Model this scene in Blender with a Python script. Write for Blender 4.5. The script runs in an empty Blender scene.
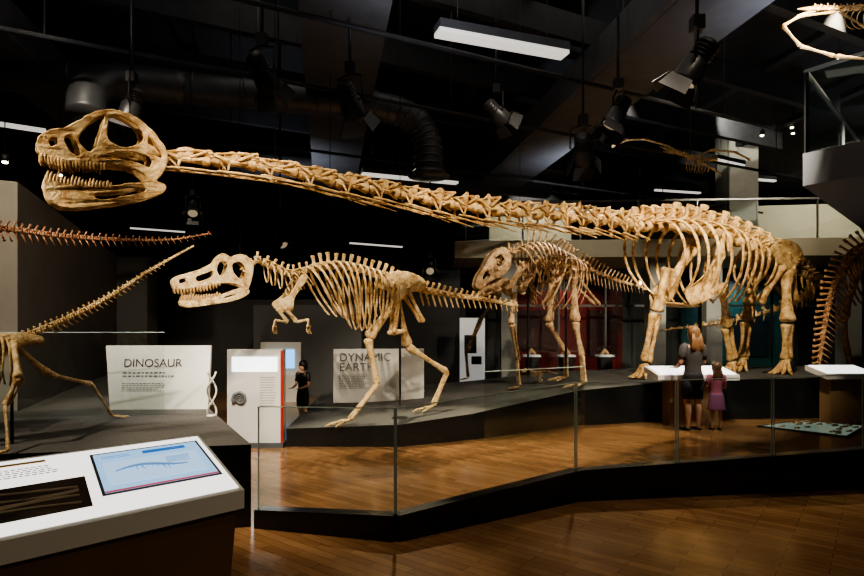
import bpy, math, random
from mathutils import Vector, Matrix
random.seed(7)
V=Vector
F=576.0; HOR=330.0; EYE=1.6
def at(px,py,d): # image pixel coordinates + estimated depth, unprojected through the camera -> world metres
    return V(((px-432)*d/F, d, EYE+(HOR-py)*d/F))
def lerp(x,xs,ys):
    if x<=xs[0]: return ys[0]
    for i in range(len(xs)-1):
        if x<=xs[i+1]:
            t=(x-xs[i])/(xs[i+1]-xs[i]); return ys[i]*(1-t)+ys[i+1]*t
    return ys[-1]
def rampz(X): return lerp(X,[-2.2,-.5,0.6,2.5,4.2,7.5],[.24,.30,.38,.60,.70,.74])
def ground(px,py,zf=rampz):
    d=9.0
    for _ in range(60):
        X=(px-432)*d/F; z=zf(X) if callable(zf) else zf
        d=0.5*d+0.5*((EYE-z)*F/(py-HOR))
    X=(px-432)*d/F; z=zf(X) if callable(zf) else zf
    return V((X,d,z))
# ---------------------------------------------------------------- materials
def newmat(name):
    m=bpy.data.materials.new(name); m.use_nodes=True
    nt=m.node_tree; return m,nt,nt.nodes['Principled BSDF']
def pmat(name,col,rough=.6,metal=0,noise=0,nscale=5,bump=0,emit=None,es=0,spec=None):
    m,nt,b=newmat(name)
    b.inputs['Base Color'].default_value=(*col,1); b.inputs['Roughness'].default_value=rough
    b.inputs['Metallic'].default_value=metal
    if spec is not None: b.inputs['Specular IOR Level'].default_value=spec
    if emit: b.inputs['Emission Color'].default_value=(*emit,1); b.inputs['Emission Strength'].default_value=es
    if noise or bump:
        tc=nt.nodes.new('ShaderNodeTexCoord'); n=nt.nodes.new('ShaderNodeTexNoise')
        n.inputs['Scale'].default_value=nscale; n.inputs['Detail'].default_value=6
        nt.links.new(tc.outputs['Object'],n.inputs['Vector'])
        if noise:
            r=nt.nodes.new('ShaderNodeValToRGB'); a=1-noise; c=1+noise
            r.color_ramp.elements[0].position=.3; r.color_ramp.elements[1].position=.7
            r.color_ramp.elements[0].color=(col[0]*a,col[1]*a,col[2]*a,1)
            r.color_ramp.elements[1].color=(min(1,col[0]*c),min(1,col[1]*c),min(1,col[2]*c),1)
            nt.links.new(n.outputs['Fac'],r.inputs['Fac']); nt.links.new(r.outputs['Color'],b.inputs['Base Color'])
        if bump:
            bm=nt.nodes.new('ShaderNodeBump'); bm.inputs['Strength'].default_value=bump; bm.inputs['Distance'].default_value=.02
            nt.links.new(n.outputs['Fac'],bm.inputs['Height']); nt.links.new(bm.outputs['Normal'],b.inputs['Normal'])
    return m
def bonemat(name,dark,mid,light,sc=9):
    m,nt,b=newmat(name)
    tc=nt.nodes.new('ShaderNodeTexCoord'); n=nt.nodes.new('ShaderNodeTexNoise'); n2=nt.nodes.new('ShaderNodeTexNoise')
    n.inputs['Scale'].default_value=sc; n.inputs['Detail'].default_value=10; n.inputs['Roughness'].default_value=.72
    n2.inputs['Scale'].default_value=45; n2.inputs['Detail'].default_value=5
    nt.links.new(tc.outputs['Object'],n.inputs['Vector']); nt.links.new(tc.outputs['Object'],n2.inputs['Vector'])
    r=nt.nodes.new('ShaderNodeValToRGB'); e=r.color_ramp.elements
    e[0].position=.36; e[0].color=(*dark,1); e[1].position=.64; e[1].color=(*light,1)
    x=e.new(.47); x.color=(*mid,1)
    nt.links.new(n.outputs['Fac'],r.inputs['Fac']); nt.links.new(r.outputs['Color'],b.inputs['Base Color'])
    bp=nt.nodes.new('ShaderNodeBump'); bp.inputs['Strength'].default_value=.8; bp.inputs['Distance'].default_value=.018
    nt.links.new(n2.outputs['Fac'],bp.inputs['Height']); nt.links.new(bp.outputs['Normal'],b.inputs['Normal'])
    b.inputs['Roughness'].default_value=.5
    return m
M_bone=bonemat('bone_ochre',(.21,.09,.024),(.60,.36,.135),(.86,.64,.34))
M_bone2=bonemat('bone_cream',(.30,.15,.055),(.66,.45,.20),(.86,.69,.41),12)
M_bone3=bonemat('bone_grey_tan',(.16,.08,.037),(.48,.30,.155),(.70,.52,.31),11)
M_bone4=bonemat('bone_red_brown',(.12,.045,.02),(.32,.145,.07),(.50,.27,.14),14)
M_tooth=pmat('tooth',(.50,.31,.13),.35,noise=.3,nscale=30)
M_steel=pmat('armature_steel',(.02,.02,.02),.4,.6)
M_black=pmat('black_paint',(.010,.010,.012),.55,noise=.2)
M_ceil=pmat('ceiling_black',(.013,.013,.015),.8,noise=.3)
M_joist=pmat('joist_black',(.026,.027,.031),.7,noise=.3)
M_beam=pmat('beam_charcoal',(.075,.078,.088),.7,noise=.12)
M_plat=pmat('platform_grey',(.10,.094,.088),.85,noise=.2,nscale=40,bump=.3)
M_kerb=pmat('kerb_black',(.012,.013,.0145),.22)
M_white=pmat('panel_white',(.72,.70,.66),.5)
M_fluo=pmat('fluorescent_lens',(.8,.8,.8),.4,emit=(1,.95,.86),es=.7)
M_gwall=pmat('wall_warm_grey',(.24,.215,.185),.8,noise=.1,nscale=2)
M_dwall=pmat('wall_dark_grey',(.055,.053,.052),.75,noise=.1,nscale=2)
M_beige=pmat('wall_beige',(.46,.41,.29),.8,noise=.06,nscale=2)
M_red=pmat('wall_red',(.16,.008,.008),.6,noise=.4,nscale=1.5)
M_teal=pmat('wall_teal',(.02,.09,.095),.6,noise=.3,nscale=1.5)
M_duct=pmat('duct_metal',(.09,.094,.105),.45,.5,noise=.2)
M_lamp=pmat('lamp_glow',(1,1,1),.4,emit=(1,.85,.6),es=14)
M_text=pmat('text_black',(.02,.02,.02),.6)
M_textg=pmat('text_grey',(.16,.16,.16),.6)
def woodmat(name,c1,c2,rot,bw,rh,rough):
    m,nt,b=newmat(name)
    tc=nt.nodes.new('ShaderNodeTexCoord'); mp=nt.nodes.new('ShaderNodeMapping'); mp.inputs['Rotation'].default_value=(0,0,math.radians(rot))
    br=nt.nodes.new('ShaderNodeTexBrick'); br.inputs['Scale'].default_value=1
    br.inputs['Brick Width'].default_value=bw; br.inputs['Row Height'].default_value=rh; br.inputs['Mortar Size'].default_value=.002
    br.inputs['Color1'].default_value=(*c1,1); br.inputs['Color2'].default_value=(*c2,1); br.inputs['Mortar'].default_value=(.07,.032,.014,1)
    nt.links.new(tc.outputs['Object'],mp.inputs['Vector']); nt.links.new(mp.outputs['Vector'],br.inputs['Vector'])
    n=nt.nodes.new('ShaderNodeTexNoise'); n.inputs['Scale'].default_value=6; n.inputs['Detail'].default_value=8
    mp2=nt.nodes.new('ShaderNodeMapping'); mp2.inputs['Scale'].default_value=(1,14,1)
    nt.links.new(mp.outputs['Vector'],mp2.inputs['Vector']); nt.links.new(mp2.outputs['Vector'],n.inputs['Vector'])
    mx=nt.nodes.new('ShaderNodeMix'); mx.data_type='RGBA'; mx.blend_type='MULTIPLY'; mx.inputs['Factor'].default_value=.5
    nt.links.new(br.outputs['Color'],mx.inputs[6]); nt.links.new(n.outputs['Fac'],mx.inputs[7])
    g=nt.nodes.new('ShaderNodeHueSaturation'); g.inputs['Value'].default_value=1.5
    nt.links.new(mx.outputs[2],g.inputs['Color'])
    nt.links.new(g.outputs['Color'],b.inputs['Base Color'])
    b.inputs['Roughness'].default_value=rough
    return m
M_floor=woodmat('timber_parquet',(.185,.092,.040),(.27,.145,.068),38,.55,.085,.17)
M_wood=woodmat('plywood_plinth',(.27,.16,.08),(.30,.175,.09),0,3,3,.5)
M_kwood=pmat('kiosk_timber_dark',(.16,.095,.055),.45,noise=.12,nscale=3)
def glassmat(name,tint):
    m=bpy.data.materials.new(name); m.use_nodes=True; nt=m.node_tree; nt.nodes.clear()
    o=nt.nodes.new('ShaderNodeOutputMaterial'); mx=nt.nodes.new('ShaderNodeMixShader')
    t=nt.nodes.new('ShaderNodeBsdfTransparent'); t.inputs['Color'].default_value=(*tint,1)
    g=nt.nodes.new('ShaderNodeBsdfGlossy'); g.inputs['Roughness'].default_value=.01; g.inputs['Color'].default_value=(.9,1,.97,1)
    f=nt.nodes.new('ShaderNodeLayerWeight'); f.inputs['Blend'].default_value=.5
    p=nt.nodes.new('ShaderNodeMath'); p.operation='POWER'; p.inputs[1].default_value=3.5
    q=nt.nodes.new('ShaderNodeMath'); q.operation='MULTIPLY_ADD'; q.inputs[1].default_value=.6; q.inputs[2].default_value=.06
    nt.links.new(f.outputs['Facing'],p.inputs[0]); nt.links.new(p.outputs[0],q.inputs[0])
    nt.links.new(q.outputs[0],mx.inputs[0]); nt.links.new(t.outputs[0],mx.inputs[1]); nt.links.new(g.outputs[0],mx.inputs[2])
    nt.links.new(mx.outputs[0],o.inputs[0]); return m
M_glass=glassmat('glass_clear',(.95,.975,.965))
M_edge=pmat('glass_edge',(.50,.62,.58),.25)
# ---------------------------------------------------------------- mesh builder
class MB:
    def __init__(s): s.v=[];s.f=[];s.m=[];s.sm=[]
    def face(s,idx,mat=0,smooth=True): s.f.append(idx);s.m.append(mat);s.sm.append(smooth)
    def build(s,name,mats,parent=None,rough=0,tsize=.08):
        me=bpy.data.meshes.new(name); me.from_pydata([tuple(x) for x in s.v],[],s.f)
        for mt in mats: me.materials.append(mt)
        me.polygons.foreach_set('material_index',s.m); me.polygons.foreach_set('use_smooth',s.sm); me.update()
        ob=bpy.data.objects.new(name,me); bpy.context.scene.collection.objects.link(ob)
        if parent: ob.parent=parent
        if rough:
            sb=ob.modifiers.new('Sub','SUBSURF'); sb.levels=1; sb.render_levels=1
            tx=bpy.data.textures.new(name+'_pitting','CLOUDS'); tx.noise_scale=tsize; tx.noise_depth=2
            dm=ob.modifiers.new('Rough','DISPLACE'); dm.texture=tx; dm.strength=rough; dm.mid_level=.42
        return ob
def empty(name):
    e=bpy.data.objects.new(name,None); bpy.context.scene.collection.objects.link(e); return e
def tube(B,pts,rads,n=8,mat=0,ref=None,jit=0.0,smooth=True):
    N=len(pts); base=len(B.v); a=None
    for i in range(N):
        T=(pts[min(i+1,N-1)]-pts[max(i-1,0)])
        if T.length<1e-7: T=V((0,0,1))
        T.normalize()
        r0=ref if ref is not None else a
        if r0 is None: r0=V((0,0,1)) if abs(T.z)<.9 else V((1,0,0))
        A=r0-T*r0.dot(T)
        if A.length<1e-5:
            A=V((1,0,0)) if abs(T.x)<.9 else V((0,1,0)); A=A-T*A.dot(T)
        A.normalize(); a=A; C=T.cross(A)
        r=rads[i] if not isinstance(rads,(int,float)) else rads
        if isinstance(r,(int,float)): r=(r,r)
        for k in range(n):
            th=2*math.pi*k/n; j=1+random.uniform(-jit,jit)
            B.v.append(pts[i]+(A*math.cos(th)*r[0]+C*math.sin(th)*r[1])*j)
    for i in range(N-1):
        for k in range(n):
            k2=(k+1)%n
            B.face((base+i*n+k,base+i*n+k2,base+(i+1)*n+k2,base+(i+1)*n+k),mat,smooth)
    B.face(tuple(base+k for k in range(n))[::-1],mat,smooth); B.face(tuple(base+(N-1)*n+k for k in range(n)),mat,smooth)
def hexa(B,b,mat=0):
    i=len(B.v); B.v+=b
    for q in ((3,2,1,0),(4,5,6,7),(0,1,5,4),(1,2,6,5),(2,3,7,6),(3,0,4,7)): B.face(tuple(i+x for x in q),mat,False)
def box(B,c,s,mat=0,rot=0):
    c=V(c); R=Matrix.Rotation(rot,3,'Z'); x,y,z=s[0]/2,s[1]/2,s[2]/2
    hexa(B,[c+R@V(p) for p in ((-x,-y,-z),(x,-y,-z),(x,y,-z),(-x,y,-z),(-x,-y,z),(x,-y,z),(x,y,z),(-x,y,z))],mat)
def beam(B,p0,p1,w,h,mat=0):
    p0=V(p0);p1=V(p1);T=(p1-p0).normalized();S=T.cross(V((0,0,1))).normalized()*w/2;U=S.normalized().cross(T)*h/2
    hexa(B,[p0-S-U,p0+S-U,p1+S-U,p1-S-U,p0-S+U,p0+S+U,p1+S+U,p1-S+U],mat)
def prism(B,poly,z0,z1,mat=0,mtop=None):
    n=len(poly); i=len(B.v); g=lambda z,k: z[k] if isinstance(z,(list,tuple)) else z
    for k,p in enumerate(poly): B.v.append(V((p[0],p[1],g(z0,k))))
    for k,p in enumerate(poly): B.v.append(V((p[0],p[1],g(z1,k))))
    for k in range(n): B.face((i+k,i+(k+1)%n,i+n+(k+1)%n,i+n+k),mat,False)
    B.face(tuple(i+k for k in range(n))[::-1],mat,False); B.face(tuple(i+n+k for k in range(n)),mat if mtop is None else mtop,False)
def catmull(P,sub=6,closed=False):
    n=len(P); out=[]; rng=n if closed else n-1
    for i in range(rng):
        if closed: a,b,c,d=P[(i-1)%n],P[i],P[(i+1)%n],P[(i+2)%n]
        else: a,b,c,d=P[max(i-1,0)],P[i],P[i+1],P[min(i+2,n-1)]
        for k in range(sub):
            t=k/sub
            out.append(0.5*((2*b)+(c-a)*t+(2*a-5*b+4*c-d)*t*t+(3*b-a-3*c+d)*t**3))
    if not closed: out.append(P[-1].copy())
    return out
def resample(P,n):
    L=[0]
    for i in range(1,len(P)): L.append(L[-1]+(P[i]-P[i-1]).length)
    out=[]
    for k in range(n):
        s=L[-1]*k/(n-1); j=0
        while j<len(L)-2 and L[j+1]<s: j+=1
        t=(s-L[j])/max(1e-9,L[j+1]-L[j]); out.append(P[j].lerp(P[j+1],t))
    return out
# ---------------------------------------------------------------- bones
def bone(B,p0,p1,r,e0=1.7,e1=1.6,mat=0,n=10,bow=0):
    ts=[0,.02,.07,.16,.32,.5,.68,.84,.93,.98,1]
    ms=[.55*e0,.9*e0,e0,.5+.5*e0*.85,1.0,.86,.95,.5+.5*e1*.85,e1,.9*e1,.5*e1]
    D=p1-p0; S=V((D.y,-D.x,0)); S=S.normalized() if S.length>1e-4 else V((1,0,0))
    pts=[p0+D*t+S*bow*math.sin(math.pi*t) for t in ts]
    tube(B,pts,[(r*m,r*m*.85) for m in ms],n,mat,jit=.09)
def frame(P,i):
    T=(P[min(i+1,len(P)-1)]-P[max(i-1,0)]).normalized()
    S=T.cross(V((0,0,1))); S.normalize(); U=S.cross(T); return T,S,U
def vertebra(B,c,T,S,U,L,r,sp,spw,tr,ch=0,slant=.3,mat=0,split=False):
    h=L*.44
    tube(B,[c-T*h,c-T*h*.8,c-T*h*.3,c+T*h*.3,c+T*h*.8,c+T*h],[r*.8,r*1.08,r*.62,r*.62,r*1.1,r*.85],9,mat,jit=.1)
    if sp>0:
        sp*=random.uniform(.9,1.1)
        for sgn in ((-1,1) if split else (0,)):
            b0=c+U*r*.5+S*sgn*r*.35; b1=b0+U*sp+T*sp*slant+S*sgn*r*.5
            tube(B,[b0,b0.lerp(b1,.3),b0.lerp(b1,.75),b0.lerp(b1,.92),b1],[(spw*.62,r*.5),(spw*.36,r*.22),(spw*.40,r*.22),(spw*.58,r*.36),(spw*.42,r*.3)],7,mat,ref=T,jit=.14)
    for sg in (-1,1):
        for e in (-1,1):
            q=c+U*r*1.0+S*sg*r*.55+T*e*h*.3
            tube(B,[c+U*r*.7+S*sg*r*.3,q,q+T*e*h*.85+U*r*.2],[r*.3,r*.27,r*.14],5,mat)
        if tr>0:
            q=c+U*r*.55
            tube(B,[q,q+S*sg*tr*.6+U*tr*.1,q+S*sg*tr+U*tr*.12],[(r*.42,r*.3),(r*.28,r*.18),(r*.34,r*.2)],6,mat,ref=T)
    if ch>0:
        b0=c-U*r*.7+T*h*.8
        tube(B,[b0,b0-U*ch*.5+T*ch*.25,b0-U*ch+T*ch*.5],[(r*.5,r*.3),(r*.28,r*.15),(r*.38,r*.12)],6,mat,ref=T)
LAT=[.06,.34,.72,.96,1.0,.9,.66,.40]; DWN=[-.02,-.06,.02,.22,.45,.68,.88,1.0]
def rib(B,c,T,S,U,sg,W,H,r,back=.15,mat=0,frac=1.0):
    W*=random.uniform(.96,1.04); back+=random.uniform(-.03,.03)
    pts=[c+S*sg*W*LAT[i]-U*H*DWN[i]*frac+T*back*H*DWN[i] for i in range(8)]
    pts=catmull(pts,2); N=len(pts)
    tube(B,pts,[(r*(1.35 if i<3 else 1.0)*(1-.35*i/N)*1.25,r*.7*(1-.35*i/N)) for i in range(N)],6,mat,ref=T)
def slab2(B,pts,thick,nrm,mat=0):
    P=catmull(pts,4,True); n=len(P); c=sum(P,V((0,0,0)))/n; i=len(B.v)
    for sgn,sc in ((-1,.9),(-.3,1.0),(.3,1.0),(1,.9)):
        for p in P: B.v.append(c+(p-c)*sc+nrm*thick*sgn*.5)
    for a in range(3):
        for k in range(n): B.face((i+a*n+k,i+a*n+(k+1)%n,i+(a+1)*n+(k+1)%n,i+(a+1)*n+k),mat)
    j=len(B.v); B.v.append(c-nrm*thick*.35); B.v.append(c+nrm*thick*.35)
    for k in range(n):
        B.face((i+(k+1)%n,i+k,j),mat); B.face((i+3*n+k,i+3*n+(k+1)%n,j+1),mat)
def fret(B,outer,holes,fn,ext=1.0,bev=1.0,mat=0):
    cu=bpy.data.curves.new('tmp','CURVE'); cu.dimensions='2D'; cu.fill_mode='BOTH'; cu.extrude=ext; cu.bevel_depth=bev; cu.bevel_resolution=1
    for poly in [outer]+holes:
        P=catmull([V((x,y,0)) for x,y in poly],4,True)
        s=cu.splines.new('POLY'); s.points.add(len(P)-1)
        for k,p in enumerate(P): s.points[k].co=(p.x,-p.y,0,1)
        s.use_cyclic_u=True
    ob=bpy.data.objects.new('tmp',cu); bpy.context.scene.collection.objects.link(ob); bpy.context.view_layer.update()
    me=bpy.data.meshes.new_from_object(ob.evaluated_get(bpy.context.evaluated_depsgraph_get()))
    i=len(B.v)
    for v in me.vertices: B.v.append(fn(v.co.x,-v.co.y,v.co.z))
    for p in me.polygons: B.face(tuple(i+k for k in p.vertices),mat)
    bpy.data.objects.remove(ob); bpy.data.meshes.remove(me); bpy.data.curves.remove(cu)
def skull(B,fd,S,wf,up,uh,lo,lh,rowU,rowL,nt,tl,roof,ext=1.0,bev=1.0,tm=1):
    def mp(px,py,sg,z=0):
        d=fd(px); return at(px,py,d)+S*(sg*wf(px,py)+z*d/F)
    for sg in (-1,1):
        fret(B,up,uh,lambda x,y,z:mp(x,y,sg,z),ext,bev)
        fret(B,lo,lh,lambda x,y,z:mp(x,y,sg,z),ext,bev)
        for row,dr in ((rowU,1),(rowL,-1)):
            P=resample([V((x,y,0)) for x,y in row],nt)
            for k,p in enumerate(P):
                l=tl*(1-.45*k/nt)*random.uniform(.75,1.15)
                a=mp(p.x,p.y-dr*1.5,sg); b=mp(p.x-.3,p.y+dr*l*.5,sg); c=mp(p.x+l*.15,p.y+dr*l,sg)
                w=fd(p.x)/F*tl*.20
                tube(B,[a,b,c],[w,w*.85,w*.1],6,tm)
    for seg in roof:
        P=resample(catmull([V((x,y,0)) for x,y in seg],5),14); d=fd(seg[0][0]); th=d/F*1.6
        i=len(B.v)
        for p in P:
            for sg,dz in ((-1,0),(-.5,.6),(0,1),(.5,.6),(1,0)):
                B.v.append(mp(p.x,p.y,sg)+V((0,0,th*dz*.6)))
            for sg in (1,0,-1): B.v.append(mp(p.x,p.y,sg)-V((0,0,th)))
        for k in range(len(P)-1):
            for q in range(8): B.face((i+k*8+q,i+k*8+(q+1)%8,i+(k+1)*8+(q+1)%8,i+(k+1)*8+q),0)
        B.face(tuple(i+q for q in range(8)),0); B.face(tuple(i+(len(P)-1)*8+q for q in range(8))[::-1],0)
def theropod_foot(B,p,hd,s,mat=0,claws=True,nt=3):
    S=V((hd.y,-hd.x,0)); z0=p.z
    for a in ([-.45,0,.45] if nt==3 else [-.6,-.2,.2,.6]):
        D=(hd*math.cos(a)+S*math.sin(a)).normalized(); l=s*(1.0 if abs(a)<.3 else .8)
        q0=p+V((0,0,s*.20)); q1=p+D*l*.42; q1.z=z0+s*.16; q2=p+D*l*.75; q2.z=z0+s*.09; q3=p+D*l*1.05; q3.z=z0+s*.02
        bone(B,q0,q1,s*.055,1.4,1.4,mat,7); bone(B,q1,q2,s*.05,1.4,1.3,mat,7)
        tube(B,[q2,q2.lerp(q3,.5)+V((0,0,s*.03)),q3],[s*.06,s*.045,s*.008],6,mat)
# =============================================================== SAUROPOD
def dS(px): return 1/lerp(px,[38,650,800,900],[.236,.0945,.0850,.078])
B=MB()
neck=[(160,158),(200,161),(240,164),(280,170),(320,179),(360,187),(400,194),(440,203),(480,209),(520,213),(560,216),(600,220),(640,226)]
back=[(640,226),(665,226),(690,228),(715,233),(740,242),(765,254),(785,266)]
NP=resample(catmull([at(x,y,dS(x)) for x,y in neck],6),20)
for i in range(19):
    c=(NP[i]+NP[i+1])/2; T=(NP[i+1]-NP[i]); L=T.length; T.normalize(); S=T.cross(V((0,0,1))).normalized(); U=S.cross(T)
    f=i/18; r=(.048+.062*f)*random.uniform(.92,1.08); h=L*.46
    rn=lambda a=.85,b=1.2: random.uniform(a,b)
    tube(B,[c-T*h*1.12,c-T*h*1.0,c-T*h*.78,c-T*h*.45,c,c+T*h*.45,c+T*h*.8,c+T*h*.97,c+T*h*1.0],[r*.35,r*.8,r*.92,r*.52,r*.42,r*.5,r*.95,r*1.12,r*.8],10,0,jit=.12)
    slab2(B,[c+U*r*.5-T*h*.35,c+U*r*1.4-T*h*.45,c+U*r*(1.9+.3*f)*rn()-T*h*.2,c+U*r*(2.1+.5*f)*rn()+T*h*.18,c+U*r*(1.9+.5*f)*rn()+T*h*.42,c+U*r*1.2+T*h*.35,c+U*r*.5+T*h*.3],r*.35,S)
    for sg in (-1,1):
        o=S*sg*r
        pre=c+o*.75-T*h*1.12+U*r*1.15*rn(.9,1.1); post=c+o*.7+T*h*.98+U*r*1.75*rn(.9,1.1); dia=c+o*1.25-T*h*.35-U*r*.15; top=c+U*r*1.8+T*h*.15
        for a_,b_,ra in ((c+o*.4-T*h*.2+U*r*.3,pre,.30),(c+o*.4+T*h*.1+U*r*.4,post,.30),(top,post,.24),(top,pre,.17),(dia,pre,.20),(dia,c+T*h*.75+o*.6,.16)):
            m_=a_.lerp(b_,.5); tube(B,[a_,m_,b_],[(r*ra*1.15,r*ra*.8),(r*ra*.8,r*ra*.6),(r*ra*1.25,r*ra)],6,0,jit=.12)
        tube(B,[pre-T*h*.16,pre,pre+T*h*.12],[r*.16,r*.36,r*.22],6,0,jit=.1); tube(B,[post-T*h*.14,post,post+T*h*.16],[r*.25,r*.40,r*.18],6,0,jit=.1)
        q=c-U*r*1.75+S*sg*r*1.15-T*h*.5
        tube(B,[c+o*.5-T*h*.75,q],[r*.24,r*.20],6,0); tube(B,[dia,q],[r*.22,r*.20],6,0)
        rl=L*(1.9 if i<15 else 1.1); dn=.07+.09*f
        tube(B,[q-T*h*.55,q-T*h*.1,q+T*rl*.25-U*r*.2,q+T*rl*.65-U*rl*dn*.5,q+T*rl-U*rl*dn],[r*.08,r*.30,r*.18,r*.13,r*.06],6,0)
DP=resample(catmull([at(x,y,dS(x)) for x,y in back],6),14)
for i in range(14):
    T,S,U=frame(DP,i); L=.34; f=i/13
    vertebra(B,DP[i],T,S,U,L,.125,.30+.08*math.sin(f*3),.22,.34,0,.12,0,split=(i<6))
    for sg in (-1,1):
        for zz in (.05,.2): tube(B,[DP[i]+U*zz+S*sg*.04,DP[i]+U*.24+S*sg*.34],[.03,.035],6,0)
        tube(B,[DP[i]+U*.36+S*sg*.04,DP[i]+U*.24+S*sg*.34],[.02,.03],6,0)
    if 1<=i<=11:
        g=(i-1)/10; W=.30+.52*math.sin(math.pi*min(1,(g*.8+.22))); Hh=.85+.55*math.sin(math.pi*(g*.75+.2))
        if i>=10: Hh*=.7
        for sg in (-1,1): rib(B,DP[i],T,S,U,sg,W,Hh,.036,.10)
Ttr=(DP[-1]-DP[0]); Ttr.z=0; Ttr.normalize(); Str=Ttr.cross(V((0,0,1))).normalized()
near=-Str if Str.y>0 else Str
head=-Ttr
tp=[DP[-1],DP[-1]+V((.75,.35,-.18)),DP[-1]+V((1.3,1.1,-.35)),DP[-1]+V((1.5,1.9,-.6)),DP[-1]+V((1.2,2.6,-.85)),DP[-1]+V((.3,3.0,-1.1)),DP[-1]+V((-1.2,3.1,-1.3))]
TP=resample(catmull(tp,6),30)
for i in range(1,30):
    T,S,U=frame(TP,i); f=i/29
    vertebra(B,TP[i],T,S,U,.2,.11*(1-.8*f),.26*(1-.85*f),.13*(1-.6*f),.22*(1-f) if f<.6 else 0,.28*(1-.9*f),.4)
for sg in (1,-1):
    o=near*sg*.50
    A=at(712,238,11.0)+o*.75; Bq=at(686,288,10.75)+o; C=at(674,300,10.7)+o*.9
    D=(Bq-A).normalized(); W=D.cross(near).normalized()
    slab2(B,[A+W*.14,A-W*.16,A.lerp(Bq,.5)-W*.10,Bq-W*.24,C-W*.16,C+D*.14,C+W*.22,Bq+W*.22,A.lerp(Bq,.5)+W*.08],.07,near)
c=at(684,306,10.75); slab2(B,[c+head*.42+V((0,0,.05)),c+near*.3,c-head*.35,c-near*.3],.05,V((0,0,1)))
hip=at(771,262,11.65)
for sg in (1,-1):
    o=near*sg*.36; h0=hip+o
    slab2(B,[h0-Ttr*.50+V((0,0,.18)),h0-Ttr*.15+V((0,0,.40)),h0+Ttr*.3+V((0,0,.32)),h0+Ttr*.42+V((0,0,.05)),h0+Ttr*.1-V((0,0,.18)),h0-Ttr*.15-V((0,0,.15)),h0-Ttr*.35],.07,near)
    bone(B,h0-Ttr*.1-V((0,0,.1)),hip+near*sg*.12-Ttr*.5-V((0,0,.85)),.07,1.5,1.9)
    bone(B,h0+Ttr*.15-V((0,0,.1)),hip+near*sg*.08+Ttr*.6-V((0,0,.75)),.055,1.5,1.7)
def sauro_foot(p,hd,s,col=.16):
    for a in (-.9,-.4,.1,.55,1.0):
        D=(hd*math.cos(a)+V((hd.y,-hd.x,0))*math.sin(a))
        bone(B,p+V((0,0,s*1.05))+D*s*.25,p+D*s*.62+V((0,0,s*.42)),s*.17,1.3,1.3,0,7)
        bone(B,p+D*s*.62+V((0,0,s*.40)),p+D*s*.95+V((0,0,s*.12)),s*.17,1.2,1.1,0,7)
        q=p+D*s*.92+V((0,0,s*.12)); tube(B,[q,q+D*s*.2-V((0,0,s*.02)),q+D*s*.42-V((0,0,s*.09))],[s*.14,s*.11,s*.03],6,0)
    tube(B,[p+V((0,0,s*.9)),p+V((0,0,s*1.25))],[s*.42,s*.36],8,0,jit=.1)
def sleg(j,foot,up_r,lo_r,s):
    a,b,c=j
    bone(B,a,b,up_r,1.75,1.7,n=12)
    D=(c-b); P=D.cross(near).normalized()
    bone(B,b-V((0,0,.03))+P*.06,c+P*.06,lo_r,1.6,1.4); bone(B,b-V((0,0,.03))-P*.08,c-P*.07,lo_r*.7,1.5,1.5)
    sauro_foot(foot,head,s)
fr=ground(645,378); fl=ground(733,375); hr=ground(744,371); hl=ground(787,374)
sleg([at(668,268,10.95),at(656,312,fr.y+.05),fr+V((.02,0,.30))],fr,.085,.06,.23)
sleg([at(722,286,10.6),at(727,325,fl.y-.1),fl+V((0,0,.30))],fl,.085,.06,.23)
sleg([at(756,270,12.0),at(747,320,hr.y-.05),hr+V((0,0,.30))],hr,.10,.07,.26)
sleg([at(786,270,11.4),at(788,322,hl.y-.1),hl+V((0,0,.30))],hl,.10,.07,.26)
hd=(at(38,150,dS(38))-at(165,150,dS(165))).normalized(); Sk=V((-hd.y,hd.x,0))
def wS(px,py):
    w=lerp(px,[38,60,110,165],[.03,.065,.085,.075])
    return w*(1-.45*max(0,min(1,(150-py)/38)))
skull(B,dS,Sk,wS,
 [(39,153),(37,146),(40,138),(50,132),(66,129),(80,122),(94,114),(110,112),(126,116),(142,126),(154,139),(163,154),(162,168),(156,178),(149,183),(143,178),(134,171),(118,167),(100,166),(80,165),(62,162),(48,158)],
 [[(76,137),(88,124),(98,117),(104,119),(99,134),(95,148),(88,155),(79,148)],[(109,116),(122,118),(135,127),(142,139),(135,148),(121,150),(107,145),(104,132)],[(97,158),(113,154),(133,154),(148,160),(147,170),(138,167),(122,163),(102,162)],[(62,140),(71,136),(77,150),(79,159),(68,155)],[(146,137),(156,149),(159,161),(149,156),(144,146)],[(47,141),(55,138),(57,147),(49,149)]],
 [(44,180),(56,184),(80,188),(105,189),(128,186),(146,183),(160,186),(161,193),(146,199),(118,204),(88,208),(66,209),(53,204),(45,194)],
 [[(92,195),(118,193),(140,189),(142,194),(118,199),(96,202)]],
 [(41,154),(60,162),(102,166)],[(46,182),(72,187),(108,189)],19,11,
 [[(40,148),(39,141),(48,133),(60,130)],[(94,114),(104,112),(114,113)],[(138,123),(152,137),(163,153)],[(44,184),(47,198),(60,207)]],.5,.8)
tube(B,[at(138,146,dS(138)),at(152,152,dS(152)),at(168,158,dS(168))],[.045,.055,.045],8,0,jit=.2)
tube(B,[at(74,128,dS(74)),at(60,133,dS(60)),at(46,140,dS(46))],[.018,.028,.03],7,0,jit=.1)
for sg in (-1,1):
    tube(B,[at(150,178,dS(150))+Sk*sg*.07,at(153,187,dS(153))+Sk*sg*.07],[.03,.03],6,0)
    tube(B,[at(60,156,dS(60))+Sk*sg*.03,at(100,157,dS(100))+Sk*sg*.04,at(142,162,dS(142))+Sk*sg*.05],[.012,.014,.014],6,0)
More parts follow.
